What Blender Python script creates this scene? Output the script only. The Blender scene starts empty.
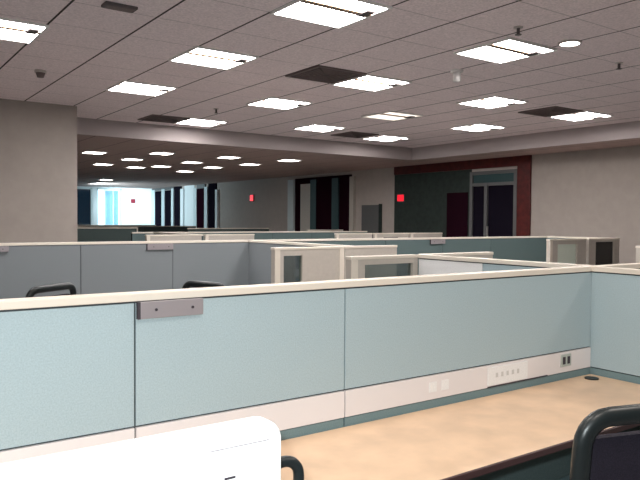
import bpy, bmesh, math, random
from mathutils import Vector, Matrix
random.seed(4)
COL = bpy.context.scene.collection
PI = math.pi

# ---------------------------------------------------------------- materials
def mat(name, color, rough=0.6, metal=0.0, emit=None, estr=0.0, noise=0.0, nscale=40.0, bump=0.0, spec=0.3):
    m = bpy.data.materials.new(name); m.use_nodes = True
    nt = m.node_tree; b = nt.nodes['Principled BSDF']
    b.inputs['Base Color'].default_value = (*color, 1)
    b.inputs['Roughness'].default_value = rough
    b.inputs['Metallic'].default_value = metal
    b.inputs['Specular IOR Level'].default_value = spec
    if emit:
        b.inputs['Emission Color'].default_value = (*emit, 1)
        b.inputs['Emission Strength'].default_value = estr
    if noise or bump:
        tc = nt.nodes.new('ShaderNodeTexCoord'); n = nt.nodes.new('ShaderNodeTexNoise')
        n.inputs['Scale'].default_value = nscale; n.inputs['Detail'].default_value = 4
        nt.links.new(tc.outputs['Object'], n.inputs['Vector'])
        if noise:
            r = nt.nodes.new('ShaderNodeValToRGB')
            r.color_ramp.elements[0].position = 0.3; r.color_ramp.elements[1].position = 0.7
            r.color_ramp.elements[0].color = (*[c * (1 - noise) for c in color], 1)
            r.color_ramp.elements[1].color = (*[min(1, c * (1 + noise)) for c in color], 1)
            nt.links.new(n.outputs['Fac'], r.inputs['Fac'])
            nt.links.new(r.outputs['Color'], b.inputs['Base Color'])
        if bump:
            bp = nt.nodes.new('ShaderNodeBump'); bp.inputs['Strength'].default_value = bump
            bp.inputs['Distance'].default_value = 0.002
            nt.links.new(n.outputs['Fac'], bp.inputs['Height']); nt.links.new(bp.outputs['Normal'], b.inputs['Normal'])
    return m

def ceiling_mat(name, color, line, x0, y0, pitch, wx, wy):
    """speckled mineral tiles with dark reveals between them"""
    m = mat(name, color, 0.9, noise=0.14, nscale=60)
    nt = m.node_tree; b = nt.nodes['Principled BSDF']
    src = b.inputs['Base Color'].links[0].from_socket
    g = nt.nodes.new('ShaderNodeNewGeometry'); s = nt.nodes.new('ShaderNodeSeparateXYZ')
    nt.links.new(g.outputs['Position'], s.inputs[0])
    def lines(sock, o, w):
        a = nt.nodes.new('ShaderNodeMath'); a.operation = 'SUBTRACT'; a.inputs[1].default_value = o
        nt.links.new(sock, a.inputs[0])
        c = nt.nodes.new('ShaderNodeMath'); c.operation = 'PINGPONG'; c.inputs[1].default_value = pitch / 2
        nt.links.new(a.outputs[0], c.inputs[0])
        d = nt.nodes.new('ShaderNodeMath'); d.operation = 'LESS_THAN'; d.inputs[1].default_value = w / 2
        nt.links.new(c.outputs[0], d.inputs[0]); return d.outputs[0]
    lx = lines(s.outputs['X'], x0, wx); ly = lines(s.outputs['Y'], y0, wy)
    k = nt.nodes.new('ShaderNodeMath'); k.operation = 'MULTIPLY'; k.inputs[1].default_value = 0.4
    nt.links.new(ly, k.inputs[0])
    mx = nt.nodes.new('ShaderNodeMath'); mx.operation = 'MAXIMUM'
    nt.links.new(lx, mx.inputs[0]); nt.links.new(k.outputs[0], mx.inputs[1])
    mix = nt.nodes.new('ShaderNodeMixRGB'); mix.inputs[2].default_value = (*line, 1)
    nt.links.new(mx.outputs[0], mix.inputs[0]); nt.links.new(src, mix.inputs[1])
    nt.links.new(mix.outputs[0], b.inputs['Base Color'])
    return m

def glass_mat(name, tint, gloss=0.12):
    m = bpy.data.materials.new(name); m.use_nodes = True
    nt = m.node_tree; nt.nodes.remove(nt.nodes['Principled BSDF'])
    o = nt.nodes['Material Output']
    t = nt.nodes.new('ShaderNodeBsdfTransparent'); t.inputs[0].default_value = (*tint, 1)
    g = nt.nodes.new('ShaderNodeBsdfGlossy'); g.inputs['Roughness'].default_value = 0.05
    mx = nt.nodes.new('ShaderNodeMixShader'); mx.inputs[0].default_value = gloss
    nt.links.new(t.outputs[0], mx.inputs[1]); nt.links.new(g.outputs[0], mx.inputs[2])
    nt.links.new(mx.outputs[0], o.inputs['Surface'])
    return m

M = dict(
    fabric=mat('pale blue fabric', (0.375, 0.47, 0.505), 0.9, noise=0.10, nscale=220, bump=0.3, spec=0.1),
    fabric_dim_grey=mat('dimmed grey blue fabric', (0.215, 0.235, 0.25), 0.9, noise=0.10, nscale=220, bump=0.3, spec=0.1),  # the pale blue fabric again, with dimmer light put into its colour
    fabric_dim_teal=mat('dimmed teal fabric', (0.115, 0.16, 0.16), 0.9, noise=0.10, nscale=220, bump=0.3, spec=0.1),  # same partition fabric, weaker light put into its tone; desk legs share it
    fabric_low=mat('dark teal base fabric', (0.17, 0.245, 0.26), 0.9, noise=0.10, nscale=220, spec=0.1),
    fabric_unlit=mat('unlit green grey fabric', (0.075, 0.10, 0.10), 0.9, noise=0.10, nscale=220, spec=0.1),  # lack of light in the far rows painted into the fabric colour
    cap=mat('cream cap', (0.72, 0.655, 0.57), 0.45),
    cream=mat('cream laminate', (0.50, 0.455, 0.405), 0.5, noise=0.04, nscale=30),
    raceway=mat('off white raceway', (0.74, 0.70, 0.70), 0.4),
    reveal=mat('dark reveal', (0.05, 0.055, 0.06), 0.6),
    white_panel=mat('white steel panel', (0.80, 0.80, 0.80), 0.5, noise=0.05, nscale=150),
    plate=mat('mauve grey plate', (0.33, 0.30, 0.315), 0.35, metal=0.2),
    darkplate=mat('dark end strip', (0.05, 0.04, 0.05), 0.5),
    outlet=mat('grey outlet', (0.42, 0.46, 0.43), 0.4),
    desk=mat('beige maple laminate', (0.70, 0.495, 0.335), 0.35, noise=0.10, nscale=9, spec=0.4),
    deskedge=mat('dark maroon edge', (0.06, 0.03, 0.03), 0.5),
    black=mat('black plastic', (0.012, 0.016, 0.017), 0.35, spec=0.4),
    socketgrey=mat('pale socket grey', (0.58, 0.57, 0.56), 0.5),
    mesh=mat('black mesh fabric', (0.014, 0.011, 0.02), 0.9, noise=0.4, nscale=300),
    blackmetal=mat('black metal', (0.02, 0.02, 0.022), 0.35, metal=0.5),
    whiteplastic=mat('white plastic', (0.90, 0.91, 0.91), 0.35),
    carpet=mat('dark blue grey carpet', (0.26, 0.24, 0.23), 1.0, noise=0.3, nscale=120),
    wall=mat('beige wall paint', (0.36, 0.315, 0.285), 0.85, noise=0.04, nscale=8),
    wallfar=mat('grey beige wall paint', (0.50, 0.445, 0.41), 0.85, noise=0.04, nscale=8),
    wallwhite=mat('white wall paint', (0.80, 0.86, 0.88), 0.8),
    beam=mat('mauve bulkhead paint', (0.38, 0.33, 0.325), 0.85),
    redwood=mat('dark red wood veneer', (0.075, 0.010, 0.009), 0.4, noise=0.3, nscale=12),
    darkwall=mat('very dark green grey panel', (0.022, 0.032, 0.028), 0.6, noise=0.2, nscale=10),
    darkdoor=mat('dark maroon leaf', (0.018, 0.005, 0.010), 0.9, spec=0.0),
    tealframe=mat('dark teal frame', (0.03, 0.065, 0.07), 0.5),
    alu=mat('grey aluminium frame', (0.14, 0.14, 0.14), 0.4, metal=0.3),
    paleframe=mat('pale painted frame', (0.62, 0.70, 0.72), 0.5),
    darkglass=mat('dark glass', (0.010, 0.008, 0.014), 0.9, spec=0.0),
    trof=mat('white metal housing', (0.75, 0.72, 0.70), 0.4),
    diffuser=mat('lit diffuser', (0.9, 0.9, 0.9), 0.5, emit=(1.0, 0.965, 0.95), estr=14),
    diffuser_low=mat('dim lit diffuser', (0.9, 0.85, 0.8), 0.5, emit=(1.0, 0.90, 0.78), estr=.5),
    diffuser_far=mat('far lit diffuser', (0.9, 0.9, 0.9), 0.5, emit=(1.0, 0.95, 0.90), estr=9),
    reflector=mat('brown mirror louvre', (0.30, 0.20, 0.13), 0.3, metal=0.7),
    vent=mat('dark vent metal', (0.10, 0.08, 0.08), 0.6),
    ventslat=mat('brown vent slat', (0.16, 0.12, 0.115), 0.6),
    chrome=mat('dull chrome', (0.55, 0.5, 0.48), 0.3, metal=0.8),
    redlight=mat('red lit sign', (0.8, 0.02, 0.03), 0.4, emit=(1.0, 0.012, 0.03), estr=.45),
    redmatte=mat('dark red plastic', (0.30, 0.03, 0.05), 0.5),
    glass=glass_mat('clear glass', (0.80, 0.90, 0.93)),
    glass_dark=glass_mat('smoked glass', (0.035, 0.055, 0.07), 0.10),
    glass_teal=glass_mat('grey teal glass', (0.45, 0.52, 0.52), 0.10),
    frost=mat('pale green frosted glass', (0.72, 0.80, 0.70), 0.5),
    blind=mat('glowing pale blue blind', (0.60, 0.72, 0.80), 0.8, emit=(0.62, 0.85, 1.0), estr=0.12),  # faint emission stands in for daylight coming through the blind
)
CZ, LZ = 2.94, 2.70
TP, TX, TY = 0.59, 2.445, 3.475
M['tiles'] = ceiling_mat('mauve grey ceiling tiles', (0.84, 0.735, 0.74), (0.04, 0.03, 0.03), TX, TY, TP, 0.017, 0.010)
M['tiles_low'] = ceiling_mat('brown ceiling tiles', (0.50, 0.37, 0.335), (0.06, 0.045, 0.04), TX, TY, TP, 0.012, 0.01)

# ---------------------------------------------------------------- mesh helpers
class MB:
    """gathers pieces into one mesh with one material"""
    def __init__(s): s.bm = bmesh.new()
    def box(s, x0, x1, y0, y1, z0, z1, bevel=0.0):
        x0, x1 = min(x0, x1), max(x0, x1); y0, y1 = min(y0, y1), max(y0, y1)
        r = bmesh.ops.create_cube(s.bm, size=1.0)
        for v in r['verts']:
            v.co = Vector(((v.co.x + .5) * (x1 - x0) + x0, (v.co.y + .5) * (y1 - y0) + y0, (v.co.z + .5) * (z1 - z0) + z0))
        if bevel:
            es = list({e for v in r['verts'] for e in v.link_edges})
            bmesh.ops.bevel(s.bm, geom=es, offset=bevel, segments=2, affect='EDGES', profile=0.6)
        return s
    def cyl(s, c, r, h, seg=24, r2=None, axis='z'):
        mtx = Matrix.Translation(Vector(c))
        if axis == 'x': mtx = mtx @ Matrix.Rotation(PI / 2, 4, 'Y')
        if axis == 'y': mtx = mtx @ Matrix.Rotation(PI / 2, 4, 'X')
        bmesh.ops.create_cone(s.bm, cap_ends=True, segments=seg, radius1=r, radius2=r if r2 is None else r2, depth=h, matrix=mtx)
        return s
    def ball(s, c, r, sx=1, sy=1, sz=1):
        bmesh.ops.create_uvsphere(s.bm, u_segments=16, v_segments=10, radius=r,
                                  matrix=Matrix.Translation(Vector(c)) @ Matrix.Diagonal((sx, sy, sz, 1)))
        return s
    def tube(s, pts, r, closed=False, seg=10, flat=1.0):
        P = [Vector(p) for p in pts]; n = len(P); rings = []
        for i, p in enumerate(P):
            a = P[(i - 1) % n] if (closed or i) else p
            b = P[(i + 1) % n] if (closed or i < n - 1) else p
            t = (b - a).normalized()
            up = Vector((0, 1, 0)) if abs(t.y) < 0.9 else Vector((1, 0, 0))
            u = t.cross(up).normalized(); w = u.cross(t).normalized()
            rings.append([s.bm.verts.new(p + u * r * math.cos(2 * PI * k / seg) + w * r * flat * math.sin(2 * PI * k / seg)) for k in range(seg)])
        m = n if closed else n - 1
        for i in range(m):
            A, B = rings[i], rings[(i + 1) % n]
            for k in range(seg):
                s.bm.faces.new((A[k], A[(k + 1) % seg], B[(k + 1) % seg], B[k]))
        if not closed:
            s.bm.faces.new(rings[0][::-1]); s.bm.faces.new(rings[-1])
        return s
    def smooth_tube(s, pts, r, seg=12, sub=5, **k):
        P = [Vector(p) for p in pts]; out = []
        for i in range(len(P) - 1):
            a, b, c, d = P[max(i - 1, 0)], P[i], P[i + 1], P[min(i + 2, len(P) - 1)]
            for q in range(sub):
                t = q / sub
                out.append(.5 * (2 * b + (c - a) * t + (2 * a - 5 * b + 4 * c - d) * t * t + (3 * b - a - 3 * c + d) * t ** 3))
        out.append(P[-1])
        return s.tube(out, r, False, seg, **k)
    def slab(s, outline, y0, y1):
        """extrude an (x, z) outline along y"""
        A = [s.bm.verts.new((x, y0, z)) for x, z in outline]; B = [s.bm.verts.new((x, y1, z)) for x, z in outline]
        n = len(A)
        s.bm.faces.new(A); s.bm.faces.new(B[::-1])
        for i in range(n): s.bm.faces.new((A[i], B[i], B[(i + 1) % n], A[(i + 1) % n]))
        return s
    def build(s, name, m, parent=None, smooth=False, bevel=0.0):
        bmesh.ops.recalc_face_normals(s.bm, faces=s.bm.faces[:])
        me = bpy.data.meshes.new(name); s.bm.to_mesh(me); s.bm.free()
        me.materials.append(m)
        if smooth:
            for p in me.polygons: p.use_smooth = True
        o = bpy.data.objects.new(name, me); COL.objects.link(o)
        if bevel:
            b = o.modifiers.new('bevel', 'BEVEL'); b.width = bevel; b.segments = 3; b.limit_method = 'ANGLE'
        if parent: o.parent = parent
        return o

def thing(name, label, cat, loc=(0, 0, 0), rz=0.0, group=None):
    o = bpy.data.objects.new(name, None); COL.objects.link(o)
    o.location = loc; o.rotation_euler = (0, 0, rz); o.empty_display_size = 0.1
    return tag(o, label, cat, group)
def tag(o, label, cat, group=None):
    o['label'] = label; o['category'] = cat
    if group: o['group'] = group
    return o
def struct(o): o['kind'] = 'structure'; return o
def dup(o, loc, label, rz=None, group=None):
    r = o.copy(); COL.objects.link(r); r.location = loc; r['label'] = label
    if rz is not None: r.rotation_euler = (0, 0, rz)
    if group: r['group'] = group
    def rec(a, b):
        for ch in list(a.children):
            c = ch.copy(); COL.objects.link(c); c.parent = b; rec(ch, c)
    rec(o, r)
    return r
def rrect(x0, x1, z0, z1, r, n=6):
    out = []
    for cx, cz, a in ((x1 - r, z1 - r, 0), (x0 + r, z1 - r, 90), (x0 + r, z0 + r, 180), (x1 - r, z0 + r, 270)):
        for k in range(n + 1):
            t = math.radians(a + 90 * k / n); out.append((cx + r * math.cos(t), cz + r * math.sin(t)))
    return out

# ---------------------------------------------------------------- the room
WX, FY = 10.2, 26.0            # right-hand wall, far wall
BX, BY = 9.25, 9.9             # where the raised ceiling drops
struct(MB().box(-4, 10.6, -5, 26.3, -0.1, 0).build('floor', M['carpet']))
struct(MB().box(-4, BX, -5, BY, CZ, CZ + 0.1).build('ceiling', M['tiles']))
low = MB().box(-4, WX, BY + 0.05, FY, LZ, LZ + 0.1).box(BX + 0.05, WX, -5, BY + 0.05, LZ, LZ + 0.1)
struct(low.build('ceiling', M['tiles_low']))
struct(MB().box(2.40, BX, BY, BY + 0.05, LZ, CZ + 0.1).build('trim_1', M['beam']))
struct(MB().box(BX, BX + 0.05, -5, BY + 0.05, LZ, CZ + 0.1).build('trim_2', M['beam']))
struct(MB().box(WX, WX + 0.2, -5, FY, 0, CZ + 0.1).build('wall_right', M['wallfar']))
struct(MB().box(WX - 0.012, WX, -5, 7.76, 0, LZ).build('wall_right', M['wall']))
struct(MB().box(-4, 2.485, 8.93, 9.85, 0, CZ).build('wall_left', M['wall']))
struct(MB().box(-4.2, -4, -5, FY, 0, CZ + 0.1).build('wall_left', M['wallfar']))
struct(MB().box(-4.2, WX + 0.2, -5.2, -5, 0, CZ + 0.1).build('wall_back', M['wall']))
# far wall: solid white on the right, a band of windows to the left
fw = MB().box(8.92, WX, FY, FY + 0.2, 0, LZ + 0.1).box(-4, 8.92, FY, FY + 0.2, 0, 0.8).box(-4, 8.92, FY, FY + 0.2, 2.66, LZ + 0.1).box(-4, 5.2, FY, FY + 0.2, 0.8, 2.66)
struct(fw.build('wall_far', M['wallwhite']))
def window(x0, x1, pane, n=1, blind=False):
    f = MB()
    w = 0.05
    f.box(x0, x0 + w, FY - .03, FY + .1, .8, 2.66).box(x1 - w, x1, FY - .03, FY + .1, .8, 2.66)
    f.box(x0, x1, FY - .03, FY + .1, .8, .86).box(x0, x1, FY - .03, FY + .1, 2.6, 2.66)
    o = struct(f.build('window_1' if pane == 'glass_dark' else 'window_2', M['paleframe']))
    MB().box(x0 + w, x1 - w, FY + .02, FY + .03, .86, 2.6).build('pane', M[pane], o)
    m = MB()
    for k in range(1, n):
        x = x0 + (x1 - x0) * k / n; m.box(x - .02, x + .02, FY - .01, FY + .05, .86, 2.6)
    if n > 1: m.build('mullion', M['paleframe'], o)
    if blind: MB().box(x0 + .35, x1 - .1, FY + .06, FY + .07, .86, 2.58).build('blind', M['blind'], o)
    return o
window(5.2, 6.5, 'glass_dark', 2)
window(6.5, 7.78, 'glass_dark', 2)
window(7.95, 8.92, 'glass', 3, True)
struct(MB().box(7.78, 7.95, FY - .06, FY + .1, .8, 2.66).build('trim_3', M['wallwhite']))

# doors and openings along the right-hand wall (parts stand proud of the wall by a few centimetres)
def slab(y0, y1, z1, m, name, parent=None, t=0.03, z0=0.0):
    o = MB().box(WX - t, WX, min(y0, y1), max(y0, y1), z0, z1).build(name, M[m], parent)
    return o
# lift-lobby portal with the glazed door
struct(MB().box(WX - .05, WX, 7.76, 8.05, 0, LZ).box(WX - .05, WX, 8.05, 11.45, 2.52, LZ).build('trim_4', M['redwood']))
d = struct(MB().box(WX - .06, WX, 8.05, 8.12, 0, 2.465).box(WX - .06, WX, 9.12, 9.19, 0, 2.465)
           .box(WX - .06, WX, 8.12, 9.12, 2.40, 2.465).box(WX - .06, WX, 8.12, 9.12, 2.18, 2.24)
           .box(WX - .07, WX, 8.74, 8.81, 0, 2.24).box(WX - .06, WX, 8.12, 9.12, 0, .1).build('door_1', M['alu']))
MB().box(WX - .025, WX - .015, 8.12, 8.74, .1, 2.18).build('door_leaf', M['darkglass'], d)
MB().box(WX - .025, WX - .015, 8.81, 9.12, .1, 2.18).build('side_pane', M['darkglass'], d)
MB().box(WX - .025, WX - .015, 8.12, 9.12, 2.24, 2.40).build('transom_pane', M['tealframe'], d)
MB().box(WX - .09, WX - .06, 8.70, 8.725, .85, 1.4).build('door_handle', M['chrome'], d)
struct(MB().box(WX - .02, WX, 9.19, 11.46, 0, 2.52).build('trim_5', M['darkwall']))  # flat dark panel, its colour standing in for an unlit passage
d = struct(MB().box(WX - .04, WX - .02, 9.26, 9.82, 0, 2.07).build('door_2', M['darkdoor']))
MB().box(WX - .07, WX - .04, 9.72, 9.75, .95, 1.1).build('door_handle', M['blackmetal'], d)
# grey leaf in the beige wall
d = struct(MB().box(WX - .03, WX, 11.98, 12.62, 0, 1.86).build('door_3', M['alu']))
MB().box(WX - .04, WX, 11.90, 11.98, 0, 1.88).build('door_frame', M['darkwall'], d)
# wide dark doorway group
d = struct(MB().box(WX - .02, WX, 13.04, 15.55, 0, 2.62).build('door_4', M['darkdoor']))  # dark slab paints the shade of the recess behind the doors
slab(14.76, 15.24, 2.46, 'cream', 'lit_panel', d, .05)
slab(14.50, 14.76, 2.56, 'tealframe', 'door_frame', d, .06)
slab(13.53, 13.80, 2.56, 'tealframe', 'door_frame', d, .06)
slab(15.55, 15.84, 2.60, 'paleframe', 'jamb', d, .08)
slab(12.88, 13.04, 2.56, 'cream', 'jamb', d, .08)
slab(13.80, 14.50, 2.5, 'darkdoor', 'door_leaf', d, .045)
# far doors
d = struct(slab(20.33, 20.93, LZ, 'darkglass', 'door_5'))
slab(20.18, 20.33, 2.48, 'wallwhite', 'jamb', d, .07); slab(20.93, 21.16, 2.6, 'paleframe', 'door_frame', d, .07)
slab(21.16, 21.80, 2.56, 'darkdoor', 'door_leaf', d, .045); slab(21.80, 22.05, 2.6, 'paleframe', 'door_frame', d, .06)
slab(21.16, 21.8, LZ, 'alu', 'transom', d, .05, 2.56)
slab(22.05, 22.90, LZ, 'wallwhite', 'white_panel', d, .02)
d = struct(slab(23.16, 23.80, LZ, 'darkglass', 'door_6'))
slab(22.90, 23.16, 2.6, 'wallwhite', 'jamb', d, .07)
slab(23.80, 24.0, 2.64, 'paleframe', 'door_frame', d, .07); slab(24.0, 24.66, 2.58, 'darkglass', 'door_leaf', d, .045)
slab(24.66, 24.95, 2.64, 'paleframe', 'door_frame', d, .07); slab(24.95, 25.67, 2.58, 'darkglass', 'door_leaf', d, .045)
slab(25.67, 25.98, 2.64, 'paleframe', 'door_frame', d, .07)
slab(23.80, 25.98, LZ, 'alu', 'transom', d, .05, 2.6)
# small red signs
def sign(y, z, label, m, face, h=.07):
    t = thing('wall_sign', label, 'sign', (face, y, z))
    MB().box(-.035, -.005, -.10, .10, -h, h, .005).build('sign_face', M[m], t)
    MB().box(-.03, 0, -.115, .115, -h - .015, h + .015, .004).build('sign_case', M['vent'], t)
sign(11.22, 2.0, 'small glowing red sign on the dark wall left of the glazed door', 'redlight', WX - .02)
sign(17.95, 2.15, 'small glowing red sign on the bare beige stretch of far wall', 'redlight', WX, .09)
t = thing('wall_sign', 'small dark red sign on the bright white wall beside the far windows', 'sign', (9.38, FY, 2.19))
MB().box(-.09, .09, -.03, -.002, -.08, .08, .01).build('sign_face', M['redmatte'], t)

# ---------------------------------------------------------------- ceiling fittings
def make_light(label, x, y, cz, size, dm, group, small=False):
    t = thing('ceiling_light', label, 'ceiling light', (x, y, cz), 0, group)
    h = size / 2; f = MB()
    for a in ((-h, h, -h, -h + .02), (-h, h, h - .02, h), (-h, -h + .02, -h + .02, h - .02), (h - .02, h, -h + .02, h - .02)):
        f.box(*a, -.016, 0)
    f.build('frame', M['trof'], t)
    if small:
        MB().box(-h + .02, h - .02, -h + .02, h - .02, -.010, -.002).build('diffuser', M[dm], t)
        return t
    MB().box(-h + .02, h - .02, -h * .14, h - .02, -.010, -.002).build('diffuser', M[dm], t)
    MB().box(-h + .02, h - .02, -h + .02, -h * .34, -.010, -.002).build('diffuser', M[dm], t)
    MB().box(-h + .02, h - .02, -h * .34, -h * .14, -.016, -.002).build('reflector', M['reflector'], t)
    MB().box(h * .62, h * .86, -h * .60, -h * .14, -.022, -.009).build('end_bracket', M['vent'], t)
    return t
G1 = 'square troffer lights in the raised ceiling'
S = .6
for x, y, dm, lab in (
    (2.74, 3.76, 'diffuser', 'largest bright square ceiling light at the top centre, nearest the camera'),
    (4.58, 3.78, 'diffuser', 'bright square ceiling light beside the round downlight'),
    (0.98, 5.62, 'diffuser', 'bright square ceiling light cut off by the left edge'),
    (2.72, 5.50, 'diffuser', 'bright square ceiling light just below and left of the largest one'),
    (4.53, 5.48, 'diffuser', 'bright square ceiling light touching the nearest dark vent'),
    (6.42, 5.48, 'diffuser', 'bright square ceiling light left of the right-hand vent'),
    (8.20, 5.46, 'diffuser', 'bright square ceiling light at the far right beside a dark vent'),
    (2.71, 7.25, 'diffuser', 'bright square ceiling light above the plain left wall block'),
    (4.42, 7.12, 'diffuser', 'bright square ceiling light third back in the middle row, behind the nearest vent'),
    (6.18, 7.02, 'diffuser_low', 'dim warm ceiling light, the only unlit-looking one in the raised ceiling'),
    (7.98, 7.08, 'diffuser', 'small bright ceiling light below the wide right-hand one, near the right bulkhead'),
    (4.36, 9.22, 'diffuser', 'bright ceiling light close to the left end of the bulkhead'),
    (6.10, 8.64, 'diffuser', 'bright ceiling light close to the middle of the bulkhead'),
    (7.78, 9.0, 'diffuser', 'bright ceiling light close to the inner corner of the bulkhead'),
): make_light(lab, x, y, CZ, S, dm, G1)
G2 = 'small square lights in the lower far ceiling'
for x, y, lab in (
    (3.75, 12.4, 'small far ceiling light half hidden at the edge of the left wall block, topmost there'),
    (4.77, 11.74, 'small far ceiling light nearest the bulkhead on the left'),
    (6.10, 11.66, 'small far ceiling light nearest the bulkhead in the middle'),
    (7.35, 11.46, 'small far ceiling light nearest the bulkhead on the right'),
    (4.79, 13.32, 'small far ceiling light second back on the left'),
    (6.03, 13.19, 'small far ceiling light second back in the middle'),
    (7.23, 12.84, 'small far ceiling light second back on the right'),
    (4.72, 14.96, 'small far ceiling light third back beside the left wall block'),
    (5.94, 14.65, 'small far ceiling light third back in the middle'),
    (6.99, 14.13, 'small far ceiling light third back on the right'),
    (5.60, 15.32, 'small far ceiling light in the fourth line, left one'),
    (7.03, 15.77, 'small far ceiling light in the fourth line, right one'),
    (6.68, 20.9, 'farthest small ceiling light, low above the bright windows'),
): make_light(lab, x, y, LZ, .38, 'diffuser_far', G2, True)
def vent(x, y, lab):
    t = thing('air_vent', lab, 'air vent', (x, y, CZ), 0, 'dark square vents in the raised ceiling')
    h = .29; f = MB()
    for a in ((-h, h, -h, -h + .03), (-h, h, h - .03, h), (-h, -h + .03, -h + .03, h - .03), (h - .03, h, -h + .03, h - .03)):
        f.box(*a, -.014, 0)
    f.build('frame', M['ventslat'], t)
    MB().box(-h + .03, h - .03, -h + .03, h - .03, -.004, -.001).build('backing', M['vent'], t)
    s = MB()
    for k in range(5):
        q = .05 + .042 * k
        for a in ((-q, q, -q, -q + .012), (-q, q, q - .012, q), (-q, -q + .012, -q, q), (q - .012, q, -q, q)): s.box(*a, -.012, -.004)
    s.build('louvre', M['ventslat'], t)
vent(3.92, 5.45, 'dark square ceiling vent, largest and nearest, in the middle of the ceiling')
vent(7.56, 5.48, 'dark square ceiling vent at the right beside the farthest right light')
vent(3.80, 9.25, 'dark square ceiling vent near the left end of the bulkhead')
vent(7.05, 8.95, 'dark square ceiling vent near the inner corner of the bulkhead')
t = thing('downlight', 'round bright recessed downlight near the upper right corner', 'ceiling light', (4.79, 3.30, CZ))
def ring(r0, r1, z0, z1, name, m, par):
    mb = MB(); n = 32; V = []
    for r, z in ((r0, z0), (r1, z0), (r1, z1), (r0, z1)):
        V.append([mb.bm.verts.new((r * math.cos(2 * PI * k / n), r * math.sin(2 * PI * k / n), z)) for k in range(n)])
    for j in range(4):
        for k in range(n): mb.bm.faces.new((V[j][k], V[j][(k + 1) % n], V[(j + 1) % 4][(k + 1) % n], V[(j + 1) % 4][k]))
    return mb.build(name, m, par)
ring(.075, .092, -.014, 0, 'rim', M['chrome'], t)
MB().cyl((0, 0, -.005), .075, .006, 32).build('lens', M['diffuser_far'], t)
# detectors, sprinklers, speaker
t = thing('ceiling_speaker', 'small dark rectangular grille high in the upper left ceiling', 'speaker', (1.55, 4.55, CZ))
MB().box(-.11, .11, -.055, .055, -.02, 0, .006).build('housing', M['vent'], t)
MB().box(-.09, .09, -.04, .04, -.024, -.02).build('grille', M['ventslat'], t)
def detector(x, y, lab):
    t = thing('smoke_detector', lab, 'smoke detector', (x, y, CZ))
    MB().cyl((0, 0, -.012), .055, .024, 24).build('base', M['chrome'], t, True)
    MB().cyl((0, 0, -.045), .03, .045, 24, .045).build('sensor', M['ventslat'], t, True)
detector(1.60, 7.0, 'small round smoke detector above the plain left wall block')
def pendant(x, y, lab):
    t = thing('smoke_detector', lab, 'smoke detector', (x, y, CZ))
    MB().cyl((0, 0, -.01), .06, .02, 24).build('base', M['trof'], t, True)
    MB().cyl((0, 0, -.065), .036, .09, 24).build('sensor', M['trof'], t, True)
pendant(4.81, 4.54, 'pale cylinder detector hanging left below the second brightest light')
def sprinkler(x, y, lab, z=CZ):
    t = thing('sprinkler', lab, 'sprinkler', (x, y, z), 0, 'ceiling sprinklers')
    MB().cyl((0, 0, -.004), .035, .008, 20).build('escutcheon', M['chrome'], t, True)
    MB().cyl((0, 0, -.03), .012, .05, 12).build('body', M['vent'], t, True)
    MB().cyl((0, 0, -.056), .025, .004, 16).build('deflector', M['vent'], t, True)
sprinkler(4.11, 3.27, 'small sprinkler above the light beside the downlight')
sprinkler(4.0, 8.0, 'small sprinkler behind the third light of the middle row')
sprinkler(5.75, 3.45, 'small sprinkler at the right edge of the ceiling')

# ---------------------------------------------------------------- cubicle partitions
T = .052; H = 1.253; HT = 1.277
def partition(label, axis, pos, a, b, seams=(), race=True, fab='fabric', end_a=False, end_b=False, cat='partition', group='fabric cubicle partitions', white=None):
    """a run along x (axis 'x', from x=a to x=b, near face at y=pos) or along y (near face at x=pos)"""
    def bx(mb, u0, u1, v0, v1, z0, z1, bev=0.0):
        if axis == 'x': mb.box(u0 - a, u1 - a, v0, v1, z0, z1, bev)
        else: mb.box(v0, v1, u0 - a, u1 - a, z0, z1, bev)
        return mb
    t = thing('cubicle_partition', label, cat, (a, pos, 0) if axis == 'x' else (pos, a, 0), 0, group)
    bx(MB(), a, b, .008, T - .008, 0, H).build('core_frame', M['reveal'], t)
    cuts = [a, *seams, b]
    g = .003
    zbands = ((.878, H - .006), (.60, .771), (.08, .594)) if race else ((.776, H - .006), (.08, .771))
    for i in range(len(cuts) - 1):
        u0, u1 = cuts[i] + g, cuts[i + 1] - g
        if white and i == white[0]:
            pm = MB(); bx(pm, u0, u1, 0, .008, zbands[0][0], zbands[0][1]).build('steel_panel', M['white_panel'], t)
            pm = MB(); bx(pm, u0, u1, T - .008, T, zbands[0][0], zbands[0][1]).build('fabric_panel', M[fab], t)
        else:
            pm = MB()
            for v0, v1 in ((0, .008), (T - .008, T)): bx(pm, u0, u1, v0, v1, *zbands[0])
            pm.build('fabric_panel', M[fab], t)
        pm = MB()
        for zb in zbands[1:]:
            for v0, v1 in ((0, .008), (T - .008, T)): bx(pm, u0, u1, v0, v1, *zb)
        pm.build('lower_panel', M['fabric_low'], t)
        if race:
            pm = MB()
            for v0, v1 in ((-.004, .008), (T - .008, T + .004)): bx(pm, u0, u1, v0, v1, .775, .872, 0)
            pm.build('raceway', M['raceway'], t)
    bx(MB(), a - (.004 if end_a else 0), b + (.004 if end_b else 0), -.004, T + .004, H, HT, .003).build('top_cap', M['cap'], t)
    for flag, u0, u1 in ((end_a, a - .03, a), (end_b, b, b + .03)):
        if flag: bx(MB(), u0, u1, 0, T, 0, HT).build('end_post', M['cream'], t)
    return t

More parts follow.
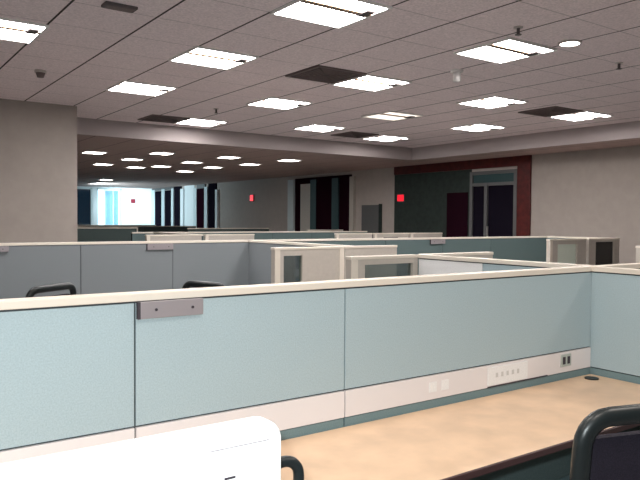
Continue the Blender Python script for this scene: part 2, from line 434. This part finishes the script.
def screen(label, y, x0, x1, pane=None, pm='glass_teal', post_l=True, post_r=False, group='cream return screens', z1=HT):
    """short cream end screen along x, with or without a window"""
    t = thing('return_screen', label, 'screen', (x0, y, 0), 0, group)
    w = x1 - x0; f = MB()
    if pane:
        xa, xb, za, zb = pane; xa -= x0; xb -= x0
        f.box(0, xa, 0, T, 0, z1 - .02).box(xb, w, 0, T, 0, z1 - .02).box(xa, xb, 0, T, 0, za).box(xa, xb, 0, T, zb, z1 - .02)
        f.build('frame', M['cream'], t)
        MB().box(xa, xb, T / 2 - .004, T / 2 + .004, za, zb).build('pane', M[pm], t)
    else:
        f.box(0, w, 0, T, 0, z1 - .02).build('panel', M['cream'], t)
    MB().box(-.004, w + .004, -.004, T + .004, z1 - .02, z1, .003).build('top_cap', M['cap'], t)
    if post_l: MB().box(0, .05, -.006, 0, 0, z1 - .02).build('end_post', M['cap'], t)
    if post_r: MB().box(w - .05, w, -.006, 0, 0, z1 - .02).build('end_post', M['cap'], t)
    return t

p1 = partition('long pale blue partition across the foreground behind the beige desk', 'x', 1.953, -1.9, 3.05, (-.86, -.08, .71, 1.50), group=None)
# sockets and cover plates on its white raceway
for n, x0, x1, z0, z1, m in (('power_outlet', 2.80, 2.88, .803, .862, 'outlet'),):
    o = MB().box(x0 + 1.9, x1 + 1.9, -.009, -.004, z0, z1, .002).build(n, M[m], p1)
    s = MB()
    for k in range(2):
        c = x0 + 1.9 + .022 + k * .036
        s.box(c - .010, c + .010, -.0105, -.009, z0 + .012, z1 - .012)
    s.build('socket', M['darkplate'], o)
c = MB().box(2.28 + 1.9, 2.55 + 1.9, -.007, -.004, .782, .862, .001).build('cover_plate', M['white_panel'], p1)
MB().box(2.28 + 1.9, 2.70 + 1.9, -.006, -.003, .774, .779).build('cover_lip', M['darkplate'], p1)
s = MB()
for k in range(5): s.box(2.33 + 1.9 + .036 * k, 2.345 + 1.9 + .036 * k, -.0078, -.007, .815, .835)
s.build('blank_sockets', M['socketgrey'], c)
for x in (1.93, 2.0):
    MB().box(x + 1.9, x + 1.94, -.006, -.004, .805, .845).build('data_plate', M['white_panel'], p1)

partition('pale blue side partition at the right edge meeting the long foreground one', 'y', 3.05, -.9, 2.012, (.45,), race=False, group=None)
partition('fabric partition continuing behind the right corner of the foreground cubicle', 'x', 1.953, 3.11, 8.6, (4.6, 6.1), fab='fabric_dim_grey')
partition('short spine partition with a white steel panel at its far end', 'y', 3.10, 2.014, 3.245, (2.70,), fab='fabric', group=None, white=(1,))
partition('long grey partition in the second row behind the foreground cubicles', 'x', 6.40, -1.6, 3.646, (-.8, .05, .90, 1.81, 2.72), race=False, fab='fabric_dim_grey')
partition('teal grey partition in the second row in front of the glazed lobby door', 'x', 6.40, 3.65, 9.0, (4.55, 5.55, 6.55, 7.52), race=False, fab='fabric_dim_teal')
partition('spine partition running from the second row to the narrow-window screen', 'y', 3.59, 4.612, 6.399, (5.5,), race=False, fab='fabric_dim_grey')

screen('cream screen with a wide low glass window just behind the foreground partition', 3.25, 2.54, 3.098, (2.65, 3.055, 1.105, 1.222), post_r=False, z1=1.275)
screen('plain cream screen right of the wide-window screen, only its top showing', 3.25, 3.16, 3.84, None)
screen('cream screen with a narrow upright glass window left of centre', 4.552, 2.79, 3.48, (2.875, 3.055, .90, 1.21), post_r=True)
screen('plain cream screen between the narrow-window and wide-window screens', 4.552, 3.49, 4.08, None, post_l=False)
screen('cream screen with a pale frosted window at the right below the beige wall', 5.25, 7.28, 8.06, (7.44, 7.86, .85, 1.21), 'frost')
screen('cream screen with a dark window, right beside the frosted one', 5.25, 8.12, 8.85, (8.28, 8.72, .80, 1.23), 'glass_dark', post_l=False)
partition('spine partition behind the pair of right-hand glazed screens', 'y', 8.79, 5.31, 6.395, (), fab='fabric_dim_teal')
screen('plain cream screen at the right edge of the photo above the corner', 3.40, 6.10, 6.9, None)

# rows further back
partition('grey partition in the third row of cubicles', 'x', 10.85, 3.9, 8.9, (4.8, 5.7, 6.6, 7.5), fab='fabric_dim_teal')
screen('plain cream screen in the third row, left half of the pair left of centre', 9.0, 3.44, 4.27, None)
screen('plain cream screen in the third row, right half of the pair left of centre', 9.0, 4.33, 5.15, None)
partition('spine partition behind the pair of third row cream screens', 'y', 4.27, 9.06, 10.845, (), fab='fabric_dim_teal')
screen('cream screen in the third row at right with a small dark window', 9.0, 7.55, 8.35, (7.75, 8.1, .95, 1.2), 'glass_dark')
screen('plain cream screen in the third row below the grey leaf in the beige wall', 9.0, 6.72, 7.49, None)
screen('plain cream screen in the third row nearest the dark wall', 9.0, 8.41, 9.2, None)
screen('far cream screen in the fourth row beside the beige wall', 12.6, 8.6, 9.6, (8.85, 9.2, 1.05, 1.22), 'glass_dark')
partition('dark partition in the fourth row beside the left wall block', 'x', 16.5, 3.5, 6.05, (4.6,), fab='fabric_unlit', end_b=True)
partition('dark partition in the fourth row right of centre', 'x', 15.3, 6.9, 9.2, (8.0,), fab='fabric_unlit')
partition('dark partition in the fifth row near the far windows', 'x', 19.8, 4.5, 9.2, (6.0, 7.5), fab='fabric_unlit')
partition('farthest partition in front of the bright windows', 'x', 23.4, 5.5, 9.3, (7.4,), fab='fabric_unlit')

# nameplate holders clipped to the fabric
def plate(x, y, w, z0, z1, lab):
    t = thing('nameplate_holder', lab, 'nameplate', (x, y, z0), 0, 'blank nameplate holders')
    MB().box(0, w, -.014, -.001, 0, z1 - z0, .002).build('plate', M['plate'], t)
    MB().box(-.008, 0, -.016, -.001, 0, z1 - z0).build('end_strip', M['darkplate'], t)
    for k in (.24, .82): MB().cyl((w * k, -.015, (z1 - z0) * .5), .0045, .003, 10, axis='y').build('screw', M['darkplate'], t)
plate(.722, 1.953, .205, 1.200, 1.251, 'large blank mauve grey nameplate on the pale blue foreground partition')
plate(2.45, 6.40, .27, 1.192, 1.250, 'blank nameplate on the grey second row partition, middle one')
plate(.92, 6.40, .27, 1.200, 1.250, 'blank nameplate on the grey second row partition at the left edge')
plate(6.32, 6.40, .27, 1.192, 1.250, 'blank nameplate on the teal second row partition right of centre')

# ---------------------------------------------------------------- the desk
t = thing('desk', 'long beige desk under the pale blue partition', 'desk', (-1.0, 1.377, 0))
L = 4.045; D = .572
MB().box(0, L, .012, D, .720, .74, .002).build('worktop', M['desk'], t)
MB().box(0, L, 0, .012, .719, .741, .003).build('front_edge', M['deskedge'], t)
for x in (.02, 1.95, L - .05):
    MB().box(x, x + .025, .06, D - .02, 0, .720).build('leg', M['fabric_dim_teal'], t)
MB().box(.045, L - .05, D - .06, D - .045, .30, .720).build('modesty_panel', M['fabric_dim_teal'], t)
o = MB().cyl((3.955, .505, .742), .033, .006, 24).build('cable_grommet', M['black'], t)
# ---------------------------------------------------------------- chairs
def chair_base(t, hs=.46):
    b = MB().cyl((0, 0, .09), .04, .07, 20).build('hub', M['blackmetal'], t)
    for k in range(5):
        a = 2 * PI * k / 5 + .3; c, s_ = math.cos(a), math.sin(a)
        l = MB().tube([(c * .03, s_ * .03, .10), (c * .16, s_ * .16, .09), (c * .29, s_ * .29, .07)], .02).build('leg', M['blackmetal'], t)
        MB().cyl((c * .29, s_ * .29, .028), .028, .04, 16, axis='x').build('caster', M['black'], l)
    MB().cyl((0, 0, (.12 + hs - .06) / 2), .022, hs - .06 - .12, 16).build('gas_column', M['blackmetal'], t)
    MB().box(-.10, .10, -.10, .10, hs - .07, hs - .045).build('mechanism', M['blackmetal'], t)
    MB().slab(rrect(-.23, .23, hs - .045, hs + .025, .03), -.20, .24).build('seat', M['mesh'], t, bevel=.015)
def make_chair(label, loc, rz, top=1.03):
    t = thing('office_chair', label, 'chair', loc, rz, 'black loop-back office chairs')
    chair_base(t)
    W = .215
    pts = []
    for x, z in rrect(-W, W, .50, top - .022, .07, 6):
        pts.append((x, -.235 - .05 * ((z - .5) / .5) - .012 * math.cos(x / W * 1.4), z))
    MB().tube(pts, .026, True, 10, .8).build('back_frame', M['black'], t, True)
    pts = rrect(-W + .012, W - .012, .505, top - .082, .03)
    MB().slab(pts, -.274, -.250).build('back_panel', M['mesh'], t)
    MB().tube([(0, -.06, .41), (0, -.20, .42), (0, -.26, .52)], .022, flat=1.4).build('back_bracket', M['blackmetal'], t)
    return t
ch = make_chair('black loop-back office chair at the right end of the beige desk', (1.80, 1.19, 0), math.radians(-17))
dup(ch, (1.05, 5.20, .0), 'black loop-back chair peeking over the foreground partition at the left', math.radians(33))
dup(ch, (1.91, 4.46, .005), 'black loop-back chair peeking over the foreground partition above its nameplate', math.radians(108))

t = thing('office_chair', 'white-backed chair at the bottom left, blown out by the flash', 'chair', (.426, 1.36, 0))
chair_base(t)
o = MB().slab(rrect(-.27, .25, .52, 1.126, .042, 10), -.288, -.248).build('back_shell', M['whiteplastic'], t, bevel=.006)
MB().box(.10, .22, -.2895, -.288, 1.0885, 1.0900).build('seam_line', M['plate'], o)
MB().box(.128, .15, -.2895, -.288, 1.032, 1.036).build('badge', M['darkplate'], o)
MB().tube([(0, -.06, .41), (0, -.18, .42), (0, -.24, .55), (0, -.246, .75)], .022, flat=1.4).build('back_bracket', M['blackmetal'], t)
# small black loop on the right side of the back
pts = [(.225, -.225, .985), (.264, -.21, 1.0), (.300, -.21, 1.007), (.322, -.21, 1.002), (.336, -.21, .988), (.340, -.21, .968), (.336, -.21, .945), (.320, -.21, .912), (.290, -.215, .885), (.23, -.235, .87)]
MB().smooth_tube(pts, .0115).build('side_loop', M['black'], t, True)

# ---------------------------------------------------------------- light
def lamp(kind, name, loc, energy, color, size=.1, target=None, spot=None):
    l = bpy.data.lights.new(name, kind); l.energy = energy; l.color = color
    if kind == 'AREA': l.size = size
    else: l.shadow_soft_size = size
    if spot: l.spot_size = spot; l.spot_blend = 0.6
    o = bpy.data.objects.new(name, l); COL.objects.link(o); o.location = loc
    if target is not None:
        o.rotation_euler = (Vector(target) - Vector(loc)).to_track_quat('-Z', 'Y').to_euler()
    return o
HC = 1.5
yaw, pitch, roll, F = 0.61701319, 0.02984264, 0.00718884, 673.89
fw = Vector((math.sin(yaw) * math.cos(pitch), math.cos(yaw) * math.cos(pitch), -math.sin(pitch)))
rt = Vector((math.cos(yaw), -math.sin(yaw), 0)); up = rt.cross(fw)
r2 = rt * math.cos(roll) + up * math.sin(roll); u2 = -rt * math.sin(roll) + up * math.cos(roll)
cd = bpy.data.cameras.new('camera'); cam = bpy.data.objects.new('camera', cd); COL.objects.link(cam)
cd.sensor_width = 36; cd.lens = F * 36 / 640; cd.clip_start = .02; cd.clip_end = 200
cam.matrix_world = Matrix(((r2.x, u2.x, -fw.x, 0), (r2.y, u2.y, -fw.y, 0), (r2.z, u2.z, -fw.z, HC), (0, 0, 0, 1)))
bpy.context.scene.camera = cam
# camera flash
fl = lamp('SPOT', 'camera_flash', (-.05, 0.03, HC + .07), 60, (0.90, 0.98, 1.0), .02, Vector((0, 0, HC)) + fw * 2, math.radians(150))
# bare area lamps added overhead, out of view, to brighten the near cubicle
for x, y in ((.94, 1.9), (2.74, .3), (.94, .1), (-.86, 1.9), (4.58, 1.9), (4.58, .1)):
    lamp('AREA', 'near_ceiling_fill', (x, y, CZ - .03), 8.5, (1.0, .92, .84), .55, (x, y, 0))
lamp('AREA', 'far_end_fill', (7.0, 23.4, 2.4), 45, (0.70, 0.92, 1.0), 1.0, (10.2, 23.6, 1.9))  # unseen cool lamp added to brighten the far door frames
# cool spot added inside the room to brighten the white far wall
lamp('SPOT', 'far_end_fill', (7.6, 22.6, 2.4), 420, (0.66, 0.90, 1.0), .3, (9.25, 26.0, 1.8), math.radians(42))

w = bpy.data.worlds.new('world'); bpy.context.scene.world = w; w.use_nodes = True
bg = w.node_tree.nodes['Background']; bg.inputs[0].default_value = (.62, .85, 1.0, 1); bg.inputs[1].default_value = 2.6
sc = bpy.context.scene
sc.view_settings.view_transform = 'Standard'; sc.view_settings.look = 'None'
sc.view_settings.exposure = 1.3; sc.view_settings.gamma = 1.0
sc.cycles.max_bounces = 8; sc.cycles.diffuse_bounces = 5
sc.cycles.use_denoising = True
sc.cycles.sample_clamp_indirect = 4.0
